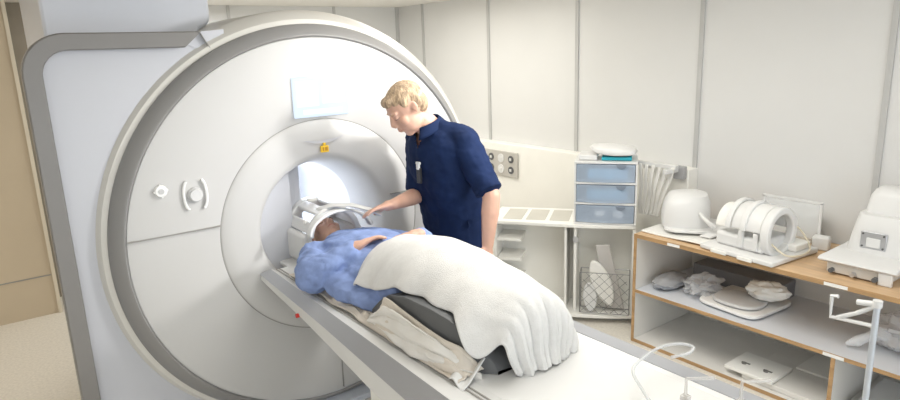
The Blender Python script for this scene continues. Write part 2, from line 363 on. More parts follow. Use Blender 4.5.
def head(b, c, F, U, k=1.0):
    """c = head centre, F = face direction, U = crown direction"""
    F = Vector(F).normalized(); U = Vector(U); U = (U-F*U.dot(F)).normalized(); L = U.cross(F); c = Vector(c); ax = Matrix((L, F, U)).transposed()
    def P(l, f, u): return c+(L*l+F*f+U*u)*k
    b.ell(P(0, -.012, .028), .077*k, .098*k, .090*k, ax, 20)
    b.ell(P(0, .028, -.035), .062*k, .062*k, .082*k, ax, 20)
    b.ell(P(0, .055, -.094), .030*k, .026*k, .022*k, ax)       # chin
    for s_ in (-1, 1):
        b.ell(P(s_*.036, .020, -.070), .026*k, .048*k, .032*k, ax)   # jaw
        b.ell(P(s_*.040, .052, -.024), .026*k, .026*k, .026*k, ax)   # cheek
        b.ell(P(s_*.028, .070, .028), .028*k, .016*k, .012*k, ax)    # brow
        b.ell(P(s_*.032, .074, .006), .014*k, .011*k, .010*k, ax)    # lid
        b.ell(P(s_*.078, -.014, -.002), .006*k, .014*k, .026*k, ax)  # ear
        b.ell(P(s_*.080, -.022, .006), .009*k, .009*k, .021*k, ax)
        b.ell(P(s_*.011, .097, -.030), .009*k, .012*k, .009*k, ax)   # nostril
    b.cap(P(0, .084, .018), P(0, .104, -.020), .009*k, .0115*k, 10)  # nose
    b.ell(P(0, .088, -.052), .022*k, .013*k, .007*k, ax); b.ell(P(0, .084, -.066), .020*k, .013*k, .007*k, ax)
    return P, ax
from mathutils.bvhtree import BVHTree
def onface(bo, P, ax, l, u, off=.0006):   # point on the face skin
    me = bo.data; t = BVHTree.FromPolygons([v.co.copy() for v in me.vertices], [p.vertices[:] for p in me.polygons])
    o_ = P(l, .25, u); h = t.ray_cast(o_, -(ax@Vector((0, 1, 0)))); return (h[0] if h[0] else P(l, .09, u))+(ax@Vector((0, 1, 0)))*off
def facelines(bo, P, ax, root, brow):
    for s_ in (-1, 1):
        b = B(); b.tube([onface(bo, P, ax, s_*l, u) for l, u in ((.017, .001), (.025, -.001), (.033, -.002), (.041, -.001), (.048, .002))], [.0006, .0012, .0015, .0012, .0006], 6); obj('eyelid_line', b, eye_m, root)
        b = B(); b.tube([onface(bo, P, ax, s_*l, u) for l, u in ((.016, .024), (.026, .029), (.037, .030), (.049, .025))], [.0015, .003, .003, .001], 6); obj('eyebrow', b, brow, root)
    b = B(); b.tube([onface(bo, P, ax, l, -.059) for l in (-.024, -.012, 0, .012, .024)], [.001, .003, .0035, .003, .001], 6); obj('lips', b, lip_m, root)
pt = thing('patient', (1.43, 2.3, TZ), 'person lying on the scanner table in a blue gown with hands on the belly', 'person')
b = B(); HC = (1.43, 3.045, 1.0); PF = (0, -.28, 1); PU = (0, 1, .28)
P, hax = head(b, HC, PF, PU, 1.0)
b.cap((1.43, 2.97, .975), (1.43, 2.84, .975), .055, .062)
b.loft([((1.43, 2.86, .975), (.07, 0, 0), (0, 0, .055)), ((1.43, 2.80, .985), (.17, 0, 0), (0, 0, .075)), ((1.43, 2.68, .995), (.18, 0, 0), (0, 0, .10)), ((1.43, 2.5, .99), (.165, 0, 0), (0, 0, .10)), ((1.43, 2.35, .985), (.16, 0, 0), (0, 0, .095)), ((1.43, 2.2, .985), (.18, 0, 0), (0, 0, .095)), ((1.43, 2.08, .97), (.15, 0, 0), (0, 0, .08))])
RS, RE, RW = V(1.245, 2.76, .985), V(1.14, 2.56, .975), V(1.275, 2.465, 1.085)
LS, LE, LW = V(1.615, 2.76, .985), V(1.71, 2.52, .985), V(1.61, 2.41, 1.105)
for s_, e_, w_ in ((RS, RE, RW), (LS, LE, LW)): b.cap(s_, e_, .052, .042); b.cap(e_, w_, .04, .027)
hand(b, RW, (1, -.05, .34), (.3, -.45, -1), 1, 1.12, .5, .35)
hand(b, LW, (-1, .45, -.02), (-.1, -.2, -1), -1, .95, .5)
for sx in (-1, 1):
    h, k_, a_ = V(1.43+sx*.09, 2.20, .975), V(1.43+sx*.09, 1.90, 1.105), V(1.43+sx*.075, 1.57, 1.085)
    b.cap(h, k_, .085, .055); b.cap(k_, a_, .052, .034); b.cap(a_, a_+V(0, -.07, .025), .030, .018)
body = fuse('body', b, skin_m, pt, .0065, 3)
b = B(); b.ell(P(0, -.03, .045), .083, .102, .088, hax, 20); fuse('hair', b, mat('dark_hair', (.09, .055, .03), .7, bump=.5), pt, .008, 2)
facelines(body, P, hax, pt, mat('dark_hair', (.09, .055, .03), .7, bump=.5))
# gown
def gd(co, nr):
    a = fbm(co.x*.7+co.y*.5, co.y*.35-co.x*.3, co.z, 14)*.015+fbm(co.x+co.y, (co.y-co.x)*.3, co.z, 30)*.005
    return nr*a
b = B()
b.loft([((1.43, 2.90, .99), (.075, 0, 0), (0, 0, .062)), ((1.43, 2.85, .985), (.13, 0, 0), (0, 0, .080)), ((1.43, 2.76, .985), (.215, 0, 0), (0, 0, .10)), ((1.43, 2.65, .992), (.225, 0, 0), (0, 0, .118)), ((1.43, 2.5, .985), (.21, 0, 0), (0, 0, .118)), ((1.43, 2.33, .98), (.21, 0, 0), (0, 0, .105)), ((1.43, 2.18, .985), (.22, 0, 0), (0, 0, .095)), ((1.43, 2.02, 1.03), (.205, 0, 0), (0, 0, .08))])
b.cap(RS+V(0, .02, 0), RE+V(-.01, 0, 0), .078, .086); b.cap(RE+V(-.01, -.01, 0), RE.lerp(RW, .97), .086, .044)
b.cap(LS+V(0, .02, 0), LE, .072, .075); b.cap(LE, LE.lerp(LW, .75), .075, .048)
b.loft([((1.24, 2.46, .945), (.11, 0, 0), (0, 0, .062)), ((1.21, 2.36, .94), (.085, 0, 0), (0, 0, .055)), ((1.22, 2.27, .94), (.075, 0, 0), (0, 0, .05)), ((1.24, 2.17, .935), (.06, 0, 0), (0, 0, .045)), ((1.26, 2.09, .92), (.04, 0, 0), (0, 0, .03))], 20)
fuse('gown', b, gown_m, pt, .009, 3, disp=gd)
hang(pt)

# head coil around the patient's head
hc = thing('patient_head_coil', (1.43, 3.05, TZ), 'open white cage head coil around the head of the lying patient', 'head coil')
def arc(cx, cz, r0, r1, y0, y1, a0, a1, n=24):
    b = B(); rings = []
    for i in range(n+1):
        a = a0+(a1-a0)*i/n; c, s_ = math.cos(a), math.sin(a)
        rings.append([V(cx+r0*c, y0, cz+r0*s_), V(cx+r1*c, y0, cz+r1*s_), V(cx+r1*c, y1, cz+r1*s_), V(cx+r0*c, y1, cz+r0*s_)])
    return b.loops(rings)
hx, hz = 1.43, 1.03
obj('lower_shell', arc(hx, hz, .125, .15, 2.94, 3.22, PI*.98, PI*2.02), white_m, hc, bevel=.006)
obj('rear_ring', arc(hx, hz, .10, .152, 3.18, 3.24, 0, PI), white_m, hc, bevel=.008)
obj('front_ring', arc(hx, hz, .118, .150, 2.925, 2.96, 0, PI), white_m, hc, bevel=.008)
for a in (.12, .36, .64, .88):
    a *= PI; b = B(); c, s_ = math.cos(a), math.sin(a)
    t = Matrix.Translation((hx+.138*c, 3.07, hz+.138*s_))@Matrix.Rotation(-(a-PI/2), 4, 'Y')
    b.box(-.030, -.13, -.010, .030, .13, .010, m=t); obj('rib', b, white_m, hc, bevel=.007)
b = B(); b.cyl((hx-.03, 3.12, hz+.155), (hx-.03, 3.12, hz+.168), .028, .022); obj('clip', b, ivory_m, hc, bevel=.003); b = B(); b.cyl((hx-.12, 3.0, hz+.07), (hx-.137, 3.0, hz+.078), .012); obj('clip', b, ivory_m, hc, bevel=.003)
b = B(); b.box(hx-.16, 2.9, TZ+.003, hx+.16, 3.28, TZ+.022); obj('base_plate', b, white_m, hc, bevel=.008)
for sx in (-1, 1):
    b = B(); b.box(hx+sx*.15-.022, 2.95, TZ+.01, hx+sx*.15+.022, 3.22, hz+.02); obj('side_block', b, white_m, hc, bevel=.02, seg=4)
hang(hc)
# detached front loop held by the man
fl = thing('coil_front_frame', (1.6, 2.8, 1.1), 'thin curved white coil frame that the standing man holds over the patient', 'coil frame')
pts = [(1.43+.17*math.sin(t), 2.86+.02*math.cos(t), 1.045+.115*math.cos(t)) for t in [(-1.45+2.9*i/20) for i in range(21)]]
b = B(); b.loops([[Vector(p)+d for d in (V(0, -.022, 0), V(.012*math.sin(i/20*2.9-1.45), -.02, .012), V(.012*math.sin(i/20*2.9-1.45), .02, .012), V(0, .022, 0))] for i, p in enumerate(pts)]); obj('hoop', b, white_m, fl, bevel=.004)
b = B(); b.loops([[V(x-.0, y-w_, z), V(x+.012, y, z+.014), V(x, y+w_, z), V(x+.002, y, z-.008)] for x, y, z, w_ in ((1.36, 2.98, 1.165, .02), (1.42, 2.93, 1.185, .035), (1.49, 2.86, 1.185, .035), (1.55, 2.77, 1.165, .03), (1.58, 2.71, 1.145, .018))]); obj('handle_bar', b, white_m, fl, bevel=.004)
hang(fl)

# ---- cushion, sheets, blanket
CU = [(2.16, .92, 1.19), (2.08, .985, 1.185), (2.0, 1.035, 1.18), (1.88, 1.064, 1.175), (1.72, 1.068, 1.175), (1.62, 1.06, 1.180), (1.55, 1.03, 1.20), (1.50, .97, 1.235), (1.475, .92, 1.262), (1.465, .895, 1.27)]
b = B(); b.loops([[V(x, y, TZ+.006), V(x, y, z), V(1.43, y, z-.02), V(2.80-x, y, z-.02), V(2.80-x, y, TZ+.006)] for y, z, x in CU]); o = obj('leg_cushion', b, dark_m, bevel=.012, seg=3); tag(o, 'dark grey wedge cushion on the table under the knees of the patient', 'cushion')
def cush(y):
    for i in range(len(CU)-1):
        if CU[i][0] >= y >= CU[i+1][0]:
            t = (CU[i][0]-y)/(CU[i][0]-CU[i+1][0]); return CU[i][1]*(1-t)+CU[i+1][1]*t, CU[i][2]*(1-t)+CU[i+1][2]*t
    return TZ+.02, 1.19
def sheetf(u, v):
    y = 2.86-1.36*u; zc, xc = cush(y); zc = min(zc, 1.03+.0*y); r = max(0, min(1, (2.14-y)/.12))*max(0, min(1, (y-1.42)/.14))
    lim = zc-.012-.06*max(0, (1.95-y)/.5)
    t = v
    if r <= 0:
        return V(1.128+.13*t+.008*math.sin(y*23), y, TZ+.010+abs(fbm(t*1.3, y*3, 3, 3))*.035*math.sin(PI*min(1, t*1.1))+.004)
    x = 1.126+.125*t*(1-r)+(xc-.012-1.126)*r*min(1, t*1.25)
    z = TZ+.010+(lim-TZ)*r*max(0, (t-.25)/.75)**.9+abs(fbm(t*1.2, y*3, 3, 3))*.03*math.sin(PI*t)
    x -= r*(.016*abs(math.sin(t*7+y*9))*math.sin(PI*t))
    return V(x, y, z)
b = B(); b.grid(120, 24, sheetf); o = obj('beige_sheet', b, sheet_m, solid=.004, offset=1, recalc=False); tag(o, 'crumpled beige sheet lying along the near side of the patient table', 'sheet')
def towelf(u, v):
    y = 2.10-.62*u; zc, xc = cush(y); top = (zc-.025-.075*u)*(1-.0)
    z0_ = TZ+.022+.01*math.sin(u*9)
    z = z0_+(top-z0_)*v*min(1, .55+u*2.5)
    x = xc-.022-.022*(1-v)-.012*abs(math.sin(v*6.5-u*4))-.008*fbm(u*3, v*2, 5, 2)
    return V(x, y, z)
b = B(); b.grid(70, 24, towelf); o = obj('folded_cloth', b, cushion_m, solid=.005, offset=1, recalc=False); tag(o, 'off-white folded cloth hanging over the side of the dark cushion', 'cloth')
b = B(); b.grid(16, 8, lambda u, v: V(1.12+.13*u, 1.545-.075*v+.03*u, TZ+.012+.05*u**1.4+.012*math.sin(v*5+u*3))); o = obj('cloth_strap', b, fabw_m, solid=.005, offset=1, recalc=False); tag(o, 'short pale cloth strap end lying on the table below the cushion', 'strap')
RG = [(2.42, 1.085), (2.38, 1.115), (2.30, 1.145), (2.2, 1.17), (2.05, 1.192), (1.9, 1.197), (1.75, 1.18), (1.62, 1.16), (1.54, 1.145), (1.475, 1.13), (1.435, 1.09), (1.42, 1.02), (1.425, .955), (1.415, .892)]
def lerpP(t):
    f = t*(len(RG)-1); i = min(int(f), len(RG)-2); g = f-i; 
    p0 = RG[max(i-1, 0)]; p1 = RG[i]; p2 = RG[i+1]; p3 = RG[min(i+2, len(RG)-1)]
    return [.5*((2*p1[q])+(-p0[q]+p2[q])*g+(2*p0[q]-5*p1[q]+4*p2[q]-p3[q])*g*g+(-p0[q]+3*p1[q]-3*p2[q]+p3[q])*g**3) for q in (0, 1)]
def blanketf(u, v):
    y, z = lerpP(u); s_ = v*2-1; a = abs(s_)
    foot = max(0, (u-.62)/.38); start = max(0, 1-u/.18)
    wN = .280-.04*min(1, u*1.6)-.09*foot+.03*math.exp(-((u-.62)/.09)**2)+.006*math.sin(u*24); wF = .225-.115*foot
    wd = wN if s_ < 0 else wF
    D = (.135-.03*min(1, u*2) if s_ < 0 else .24)
    if s_ < 0: D += .04*start+.015*math.sin(u*17+1)*(1-foot)+.075*math.exp(-((u-.24)/.08)**2)
    if s_ < 0 and u > .55: D += .10*math.exp(-((u-.66)/.07)**2)
    D *= (1-foot*.75)
    x = 1.44+wd*s_*(1-.10*a*a)
    z = z-D*a**2.3
    x += (.010*math.sin(y*34+s_*4))*a**2
    z += .005*fbm(x*.9, y*.9, 0, 7)+.004*math.sin((x*.6-y)*34)*(.4+foot)
    fold = max(0, (u-.55)/.45)
    y += fold*(.013*math.sin(s_*15+1)+.010*math.sin(s_*31))-.02*fold*(1-s_*s_)
    z += fold*(1-foot)*.008*math.sin(s_*15)
    y -= .13*start*(-s_ if s_ < 0 else -.1*s_)
    return V(x, y, max(z, TZ+.010))
b = B(); b.grid(130, 76, blanketf); o = obj('blanket', b, blanket_m, solid=.010, offset=1, recalc=False); tag(o, 'thick white blanket covering the legs and feet of the patient', 'blanket')

# ================================================================ STANDING MAN
mF = V(-.995, -.02, 0).normalized(); mL = V(0, 0, 1).cross(mF); mO = V(2.0, 2.66, 0)
def Q(f, l, z): return mO+mF*f+mL*l+V(0, 0, z)
mn = thing('standing_man', (mO.x, mO.y, 0), 'man in a navy short sleeved tunic standing beside the table and bending over the patient', 'person')
b = B(); hC = Q(.265, .0, 1.675); hF = V(-.97, .24, 0)*.80+V(0, 0, -.60); hU = V(-.97, .24, 0)*.5+V(0, 0, .85)
HP, hax = head(b, hC, hF, hU, 1.06)
b.cap(Q(.10, 0, 1.54), Q(.215, 0, 1.635), .064, .060)
def msec(f, z, a, d, tilt=.15): return (Q(f, 0, z), mL*a, (mF-V(0, 0, tilt)).normalized()*d)
b.loft([msec(-.02, .86, .15, .10), msec(-.02, .98, .17, .115), msec(.0, 1.1, .155, .105), msec(.03, 1.25, .165, .115), msec(.07, 1.4, .18, .115), msec(.10, 1.50, .16, .085), msec(.115, 1.555, .08, .06)])
LSh, LEl, LWr = V(1.955, 2.475, 1.495), V(1.97, 2.30, 1.245), V(1.93, 2.29, 1.005)
RSh, REl, RWr = V(1.92, 2.83, 1.50), V(1.87, 2.775, 1.195), V(1.645, 2.685, 1.195)
for s_, e_, w_ in ((LSh, LEl, LWr), (RSh, REl, RWr)): b.cap(s_, e_, .056, .044); b.cap(e_, e_.lerp(w_, .35), .044, .045); b.cap(e_.lerp(w_, .3), w_, .045, .029)
hand(b, LWr, V(.0, .0, -1)+mF*.15, mL*-1+mF*.1, -1, 1.05, .35)
hand(b, RWr, V(-1, .35, -.16), V(0, 0, -1)+mL*.25, -1, 1.05, .42)
for sx in (-1, 1):
    b.cap(Q(-.03, sx*.095, .9), Q(-.01, sx*.10, .50), .09, .058); b.cap(Q(-.01, sx*.10, .50), Q(-.05, sx*.10, .10), .056, .04)
    b.cap(Q(-.06, sx*.10, .05), Q(.14, sx*.11, .035), .036, .03)
mbody = fuse('body', b, skin_m, mn, .0055, 4)
facelines(mbody, HP, hax, mn, mat('brow_blond', (.50, .33, .2), .7))
# hair: skull cap with a swept fringe
b = B(); b.ell(HP(0, -.017, .044), .081, .100, .082, hax, 24); b.ell(HP(0, -.055, -.006), .071, .056, .066, hax, 20); b.ell(HP(0, .052, .084), .054, .036, .022, hax)
b.ell(HP(0, .068, .074), .048, .018, .012, hax)
for s_ in (-1, 1): b.ell(HP(s_*.073, -.038, .015), .009, .028, .036, hax); b.ell(HP(s_*.070, .006, .045), .009, .024, .026, hax)
inv = hax.transposed()
def hd(co, nr):
    q = inv@(co-hC); return nr*(fbm(q.x*1.0, q.y*.35, q.z*.35, 110)*.003+fbm(q.x, q.y*.5, q.z, 30)*.001)
fuse('hair', b, hair_m, mn, .0055, 3, disp=hd)
# tunic
def td(co, nr):
    q = co-mO; d = fbm(q.x, q.y, q.z*.6, 7)*.010+fbm(q.x, q.y, q.z*1.6, 15)*.005
    return nr*d
b = B()
b.loft([msec(-.03, .80, .20, .135), msec(-.03, .9, .205, .145), msec(-.02, 1.0, .20, .145), msec(.0, 1.12, .192, .142), msec(.03, 1.26, .20, .15), msec(.06, 1.39, .212, .152), msec(.085, 1.49, .20, .125), msec(.105, 1.555, .135, .095), msec(.125, 1.59, .07, .068)], 32, 2.4)
b.cap(LSh+V(0, 0, .0), LSh.lerp(LEl, .78), .074, .072); b.cap(RSh, RSh.lerp(REl, .80), .074, .076)
b.cap(Q(.105, .06, 1.555), LSh+V(0, .02, .012), .055, .068); b.cap(Q(.105, -.06, 1.555), RSh+V(0, -.02, .012), .055, .068)
d_ = (LEl-LSh).normalized(); b.cyl(LSh.lerp(LEl, .5), LSh.lerp(LEl, .92), .068, .074); b.cyl(RSh.lerp(REl, .5), RSh.lerp(REl, .93), .07, .079)
tunic = fuse('tunic', b, navy_m, mn, .008, 3, disp=td)
bmt = bmesh.new(); bmt.from_mesh(tunic.data); dl = []
for f in bmt.faces:
    q = f.calc_center_median()-mO; ff, ll = q.dot(mF), q.dot(mL)
    if ff > .13 and q.z > 1.465 and abs(ll) < (q.z-1.465)*.42: dl.append(f)
bmesh.ops.delete(bmt, geom=dl, context='FACES'); bmt.to_mesh(tunic.data); bmt.free()
# collar flaps
nb = Q(.150, 0, 1.615)
b = B()
def collarf(u, v):
    a = (u-.5)*2*2.5; r = .070+.030*v; c_, s_ = math.cos(a+PI), math.sin(a+PI)
    p = nb+mL*(r*1.0*s_)+mF*(r*.95*c_*1.0); fr = (c_+1)/2
    z = .015-.060*fr-.045*v*(.5+.9*fr)
    return p+V(0, 0, z)+mF*(.02*fr)
b.grid(40, 6, collarf); obj('collar', b, navy_m, mn, solid=.006, offset=1, recalc=False)
# badge on the chest
bx = Q(.222, .085, 1.33)
b = B(); b.box(-.017, -.006, -.045, .017, .006, .035, m=Matrix.Translation(Q(.222, .02, 1.335))@Matrix.Rotation(math.atan2(-mF.x, mF.y), 4, 'Z')); bd = obj('badge', b, black_m, mn, bevel=.003)
b = B(); b.box(-.010, -.001, -.01, .010, .011, .03, m=Matrix.Translation(Q(.222, .02, 1.372))@Matrix.Rotation(math.atan2(-mF.x, mF.y), 4, 'Z')); b.box(-.022, .002, .02, .012, .012, .032, m=Matrix.Translation(Q(.222, .02, 1.37))@Matrix.Rotation(math.atan2(-mF.x, mF.y), 4, 'Z')); obj('badge_clip', b, white_m, bd, bevel=.002)
b = B()
for sx in (-1, 1): b.loft([(Q(-.03, sx*.09, .90), mL*.115, mF*.13), (Q(-.02, sx*.10, .70), mL*.10, mF*.11), (Q(-.01, sx*.105, .5), mL*.085, mF*.09), (Q(-.04, sx*.105, .10), mL*.08, mF*.085)], 24)
fuse('trousers', b, trouser_m, mn, .01, 3)
for sx in (-1, 1):
    b = B(); b.loft([(Q(-.115, sx*.10, .04), mL*.02, V(0, 0, .03)), (Q(-.09, sx*.10, .045), mL*.04, V(0, 0, .043)), (Q(0, sx*.105, .05), mL*.045, V(0, 0, .048)), (Q(.12, sx*.11, .032), mL*.05, V(0, 0, .03)), (Q(.18, sx*.11, .025), mL*.03, V(0, 0, .02))], 20); obj('shoe', b, white_m, mn)
hang(mn)

# ================================================================ CORNER UNIT (turned towards the room)
ud = V(.6, -.8, 0); un = V(-.8, -.6, 0); uR = V(3.522, 2.60, 0)
def U(l, d, z): return uR-ud*l-un*d+V(0, 0, z)      # l = leftwards along front, d = depth behind the front
UM = Matrix((-ud, -un, V(0, 0, 1))).transposed().to_4x4(); UM.translation = uR
cu = thing('corner_unit', tuple(U(.5, .25, 0)), 'white open corner unit with rounded counter between the wall and the wood shelf', 'cabinet')
def ubox(b, l0, d0, z0, l1, d1, z1): b.box(l0, d0, z0, l1, d1, z1, m=UM); return b
def curvedslab(z0, z1, bulge, l1=1.02):
    b = B(); P_ = [(l1*i/16, -bulge*math.sin(PI*min(1, i/16*1.25)) if i/16*1.25 < 1 else 0) for i in range(17)]
    q = [(l, d) for l, d in P_]+[(l1, .42), (0, .42)]
    b.loops([[UM@V(l, d, z) for l, d in q] for z in (z0, z1)]); return b
obj('counter', curvedslab(.70, .725, .02), ivory_m, cu, bevel=.004)
obj('floor_shelf', curvedslab(.04, .065, .05), ivory_m, cu, bevel=.004)
for l in (0, .40, .98):
    b = B(); ubox(b, l, 0.01, .065, l+.02, .42, .70); obj('side_panel', b, ivory_m, cu, bevel=.002)
b = B(); ubox(b, .02, .25, .065, .98, .27, .70); obj('back_panel', b, trunk_m, cu, smooth=False)
b = B(); ubox(b, .47, .01, .065, .485, .40, .70); obj('divider', b, ivory_m, cu)
b = B(); ubox(b, .03, .05, 0, .97, .38, .04); obj('plinth', b, grey_m, cu)
for i in range(3):
    b = B(); ubox(b, .46+i*.17, .06, .7252, .60+i*.17, .36, .7275); obj('tray_inset', b, mat('tray_beige', (.60, .58, .52), .5), cu, bevel=.001)
for z in (.25, .42, .57):
    b = B(); ubox(b, .80, .02, z, .975, .40, z+.02); obj('small_shelf', b, ivory_m, cu)
b = B(); b.cyl(UM@V(.405, .008, .61), UM@V(.405, -.004, .61), .022, n=20); obj('lock_plate', b, metal_m, cu)
hang(cu)
dt = thing('drawer_tower', tuple(U(.2, .2, .725)), 'white tower of three frosted see-through blue drawers on the corner unit', 'drawer tower')
b = B()
for z in (.725, .868, 1.012, 1.155): ubox(b, 0, -.005, z, .42, .32, z+.014)
ubox(b, 0, 0, .725, .012, .32, 1.165); ubox(b, .408, 0, .725, .42, .32, 1.165); ubox(b, 0, .31, .725, .42, .32, 1.165); obj('frame', b, white_m, dt, bevel=.002)
for i, z in enumerate((.742, .885, 1.029)):
    b = B(); b.loops([[UM@V(l, d-.02*math.sin(PI*(l-.015)/.39), zz) for l, d in [(.015+.39*t/12, 0) for t in range(13)]+[(.405, .30), (.015, .30)]] for zz in (z, z+.122)])
    dr = obj('drawer', b, drawer_m, dt, bevel=.003)
    b = B(); b.loops([[UM@V(.105+.032*math.cos(PI+PI*t/12), dd, z+.121+.026*math.sin(PI+PI*t/12)) for t in range(13)] for dd in (-.012, -.024)])
    obj('drawer_handle', b, mat('handle_grey', (.20, .24, .30), .4), dr)
hang(dt)
for i, z in enumerate((.885, 1.029)):
    b = B(); ubox(b, .06, .03, z+.004, .34, .26, z+.085); o = obj('blue_pack', b, bluestuff_m, bevel=.02, seg=3); tag(o, ['blue pack seen through the middle drawer of the tower', 'blue pack seen through the top drawer of the tower'][i], 'pack', 'packs inside the drawers')
for i, (l, d) in enumerate(((.12, .08), (.25, .1))):
    b = B(); b.ell(UM@V(l, d, .785), .04, .04, .036); o = obj('gauze_roll', b, fabw_m); tag(o, ['white roll at the right inside the bottom frosted drawer', 'white roll at the left inside the bottom frosted drawer'][i], 'roll', 'rolls in the bottom drawer')
# packs on the tower
b = B(); ubox(b, .04, .04, 1.171, .24, .24, 1.195); o = obj('teal_pack', b, teal_m, bevel=.006); tag(o, 'small teal packet under the white pack on the drawer tower', 'packet')
def packf(u, v, th=0): return UM@V(.0+.33*u, .02+.28*v, 1.205+.035*math.sin(PI*u)**.5*math.sin(PI*v)**.5+.025*(1-u)*0+.03*u)
b = B(); b.loft([(UM@V(.0, .14, 1.222), (0, 0, .014), (UM.to_3x3()@V(0, .13, 0))), (UM@V(.1, .14, 1.230), (0, 0, .030), (UM.to_3x3()@V(0, .14, 0))), (UM@V(.22, .14, 1.232), (0, 0, .032), (UM.to_3x3()@V(0, .14, 0))), (UM@V(.33, .15, 1.25), (0, 0, .014), (UM.to_3x3()@V(0, .12, 0)))], 24, 4)
o = obj('white_pack', b, fabw_m, sub=1); tag(o, 'soft white wrapped pack on top of the drawer tower', 'pack')
b = B(); ubox(b, .27, .05, 1.171, .395, .24, 1.205); o = obj('paper_box', b, white_m, bevel=.006); tag(o, 'small white box at the left end on top of the drawer tower', 'box')
# wire basket with its contents
bk = thing('wire_basket', tuple(U(.2, -.1, .07)), 'grey wire mesh basket on the floor shelf of the corner unit', 'basket')
b = B(); z0, z1, d0, d1, l0, l1 = .08, .38, -.035, .07, .03, .37
def up_(l, d, z): return UM@V(l, d, z)
for zz in (z0, z1): b.tube([up_(l0, d0, zz), up_(l1, d0, zz), up_(l1, d1, zz), up_(l0, d1, zz)], .0035, 6, closed=True)
for l in (l0, l1):
    for d in (d0, d1): b.tube([up_(l, d, z0), up_(l, d, z1)], .0035, 6)
obj('rim', b, wire_m, bk)
b = B(); Wd = l1-l0; Hh = z1-z0
for i in range(-4, 7):
    for sg in (1, -1):
        p0 = []; 
        for t in range(0, 13):
            l = l0+i*.07+t/12*Hh if sg > 0 else l0+Wd-i*.07-t/12*Hh
            z = z0+t/12*Hh
            if l0 <= l <= l1: p0.append(up_(l, d0, z))
        if len(p0) > 1: b.tube(p0, .0014, 5)
obj('mesh', b, wire_m, bk)
hang(bk)
def slab2d(poly, d, th, m, name, label, cat, bev=.008, tilt=0):
    b = B(); b.loops([[UM@V(l, d+dd-(z-.1)*tilt*-1, z) for l, z in poly] for dd in (0, th)]); return tag(obj(name, b, m, bevel=bev, seg=3), label, cat)
def oval(cx, cz, rx, rz, ang, n=24, pinch=0):
    out_ = []
    for i in range(n):
        a = 2*PI*i/n; x = rx*math.cos(a)*(1-pinch*math.cos(a*2+PI)*.5); z = rz*math.sin(a); x *= 1-.25*math.sin(a)*-1*pinch
        out_.append((cx+x*math.cos(ang)-z*math.sin(ang), cz+x*math.sin(ang)+z*math.cos(ang)))
    return out_
slab2d([(.06, .09), (.19, .09), (.27, .56), (.175, .57)], .045, .015, mat('board_grey', (.55, .53, .51), .5), 'grey_board', 'tall narrow grey board standing behind the white pad in the basket', 'board')
slab2d(oval(.22, .29, .062, .18, -.38, pinch=.25), .0, .03, ivory_m, 'foam_pad', 'long rounded white foam pad leaning to the left in the wire basket', 'pad', .012)
slab2d(oval(.30, .19, .045, .11, -.1, pinch=.1), -.022, .016, white_m, 'small_pad', 'small oval white pad at the left front of the wire basket', 'pad', .006)

# ================================================================ WOODEN BENCH SHELF
bn = thing('shelf_bench', (3.64, 1.2, 0), 'long low beech shelf unit with white shelves against the right wall', 'shelf unit')
X0, X1, Y1, Y0 = 3.305, 3.878, 2.475, -.3; X1 = 3.97
Y1 = 2.44
b = B(); b.box(X0, Y0, .725, X1, Y1+.01, .75); obj('bench_top', b, wood_m, bn, bevel=.003)
b = B(); b.box(X0-.002, Y0, .724, X0+.003, Y1+.01, .749); obj('top_edge', b, edge_m, bn)
def shelf(nm, y0, y1, z, th=.02, m=lam_m):
    b = B(); b.box(X0+.004, y0, z-th, X1-.02, y1, z); s = obj(nm, b, m, bn)
    b = B(); b.box(X0-.001, y0, z-th, X0+.004, y1, z); obj('shelf_edge', b, edge_m, s)
shelf('middle_shelf', Y0+.02, Y1-.012, .372); shelf('bottom_shelf', Y0+.02, Y1-.012, .022, m=lamw_m)
for y in (Y1-.01, 1.205, 0.0, Y0):
    h0, h1 = (0, .725) if y in (Y1-.01, Y0) else (.022, .352)
    b = B(); b.box(X0+.004, y, h0, X1-.02, y+.02, h1); s = obj('side_panel', b, lamw_m, bn)
    b = B(); b.box(X0-.001, y, h0, X0+.004, y+.02, h1); obj('panel_edge', b, edge_m, s)
b = B(); b.box(X1-.02, Y0, .0, X1, Y1+.01, .725); obj('back_panel', b, lamw_m, bn)
for i, (y, z, wd, yt) in enumerate(((2.16, .736, .085, 0), (1.24, .736, .11, 0), (1.215, .362, .10, 0))):
    b = B(); b.box(X0-.004, y-wd/2, z-.009, X0-.001, y+wd/2, z+.008); obj('paper_label', b, label_m, bn)
hang(bn)

# ---- things on the bench top (z = .75)
T = .75
def boxo(nm, x0, y0, z0, x1, y1, z1, m, label, cat, rz=0, bev=.006, group=None, seg=2):
    b = B(); b.box(x0, y0, z0, x1, y1, z1, rz); return tag(obj(nm, b, m, bevel=bev, seg=seg), label, cat, group)
# dome coil
dc = thing('dome_coil', (3.60, 2.24, T), 'rounded white dome coil at the far left end of the bench top', 'coil')
def bent(x0, y0, x1, y1, z, th, amp, ph=0, sag=0):
    b = B(); b.loops([[V(x0, y, z+amp*math.sin(ph+t*5)), V(x1, y, z+amp*math.sin(ph+t*5+.8)), V(x1, y, z+th+amp*math.sin(ph+t*5+.8)), V(x0, y, z+th+amp*math.sin(ph+t*5))] for t, y in [(i/16, y0+(y1-y0)*i/16) for i in range(17)]]); return b
b = B(); b.loft([((3.60, 2.28, .795), (.12, .09, 0), (-.085, .115, 0)), ((3.60, 2.28, .86), (.122, .092, 0), (-.088, .12, 0)), ((3.605, 2.275, .95), (.112, .084, 0), (-.082, .112, 0)), ((3.61, 2.27, .995), (.09, .068, 0), (-.068, .092, 0)), ((3.61, 2.265, 1.012), (.05, .038, 0), (-.04, .052, 0))], 32, 3)
obj('dome', b, white_m, dc)
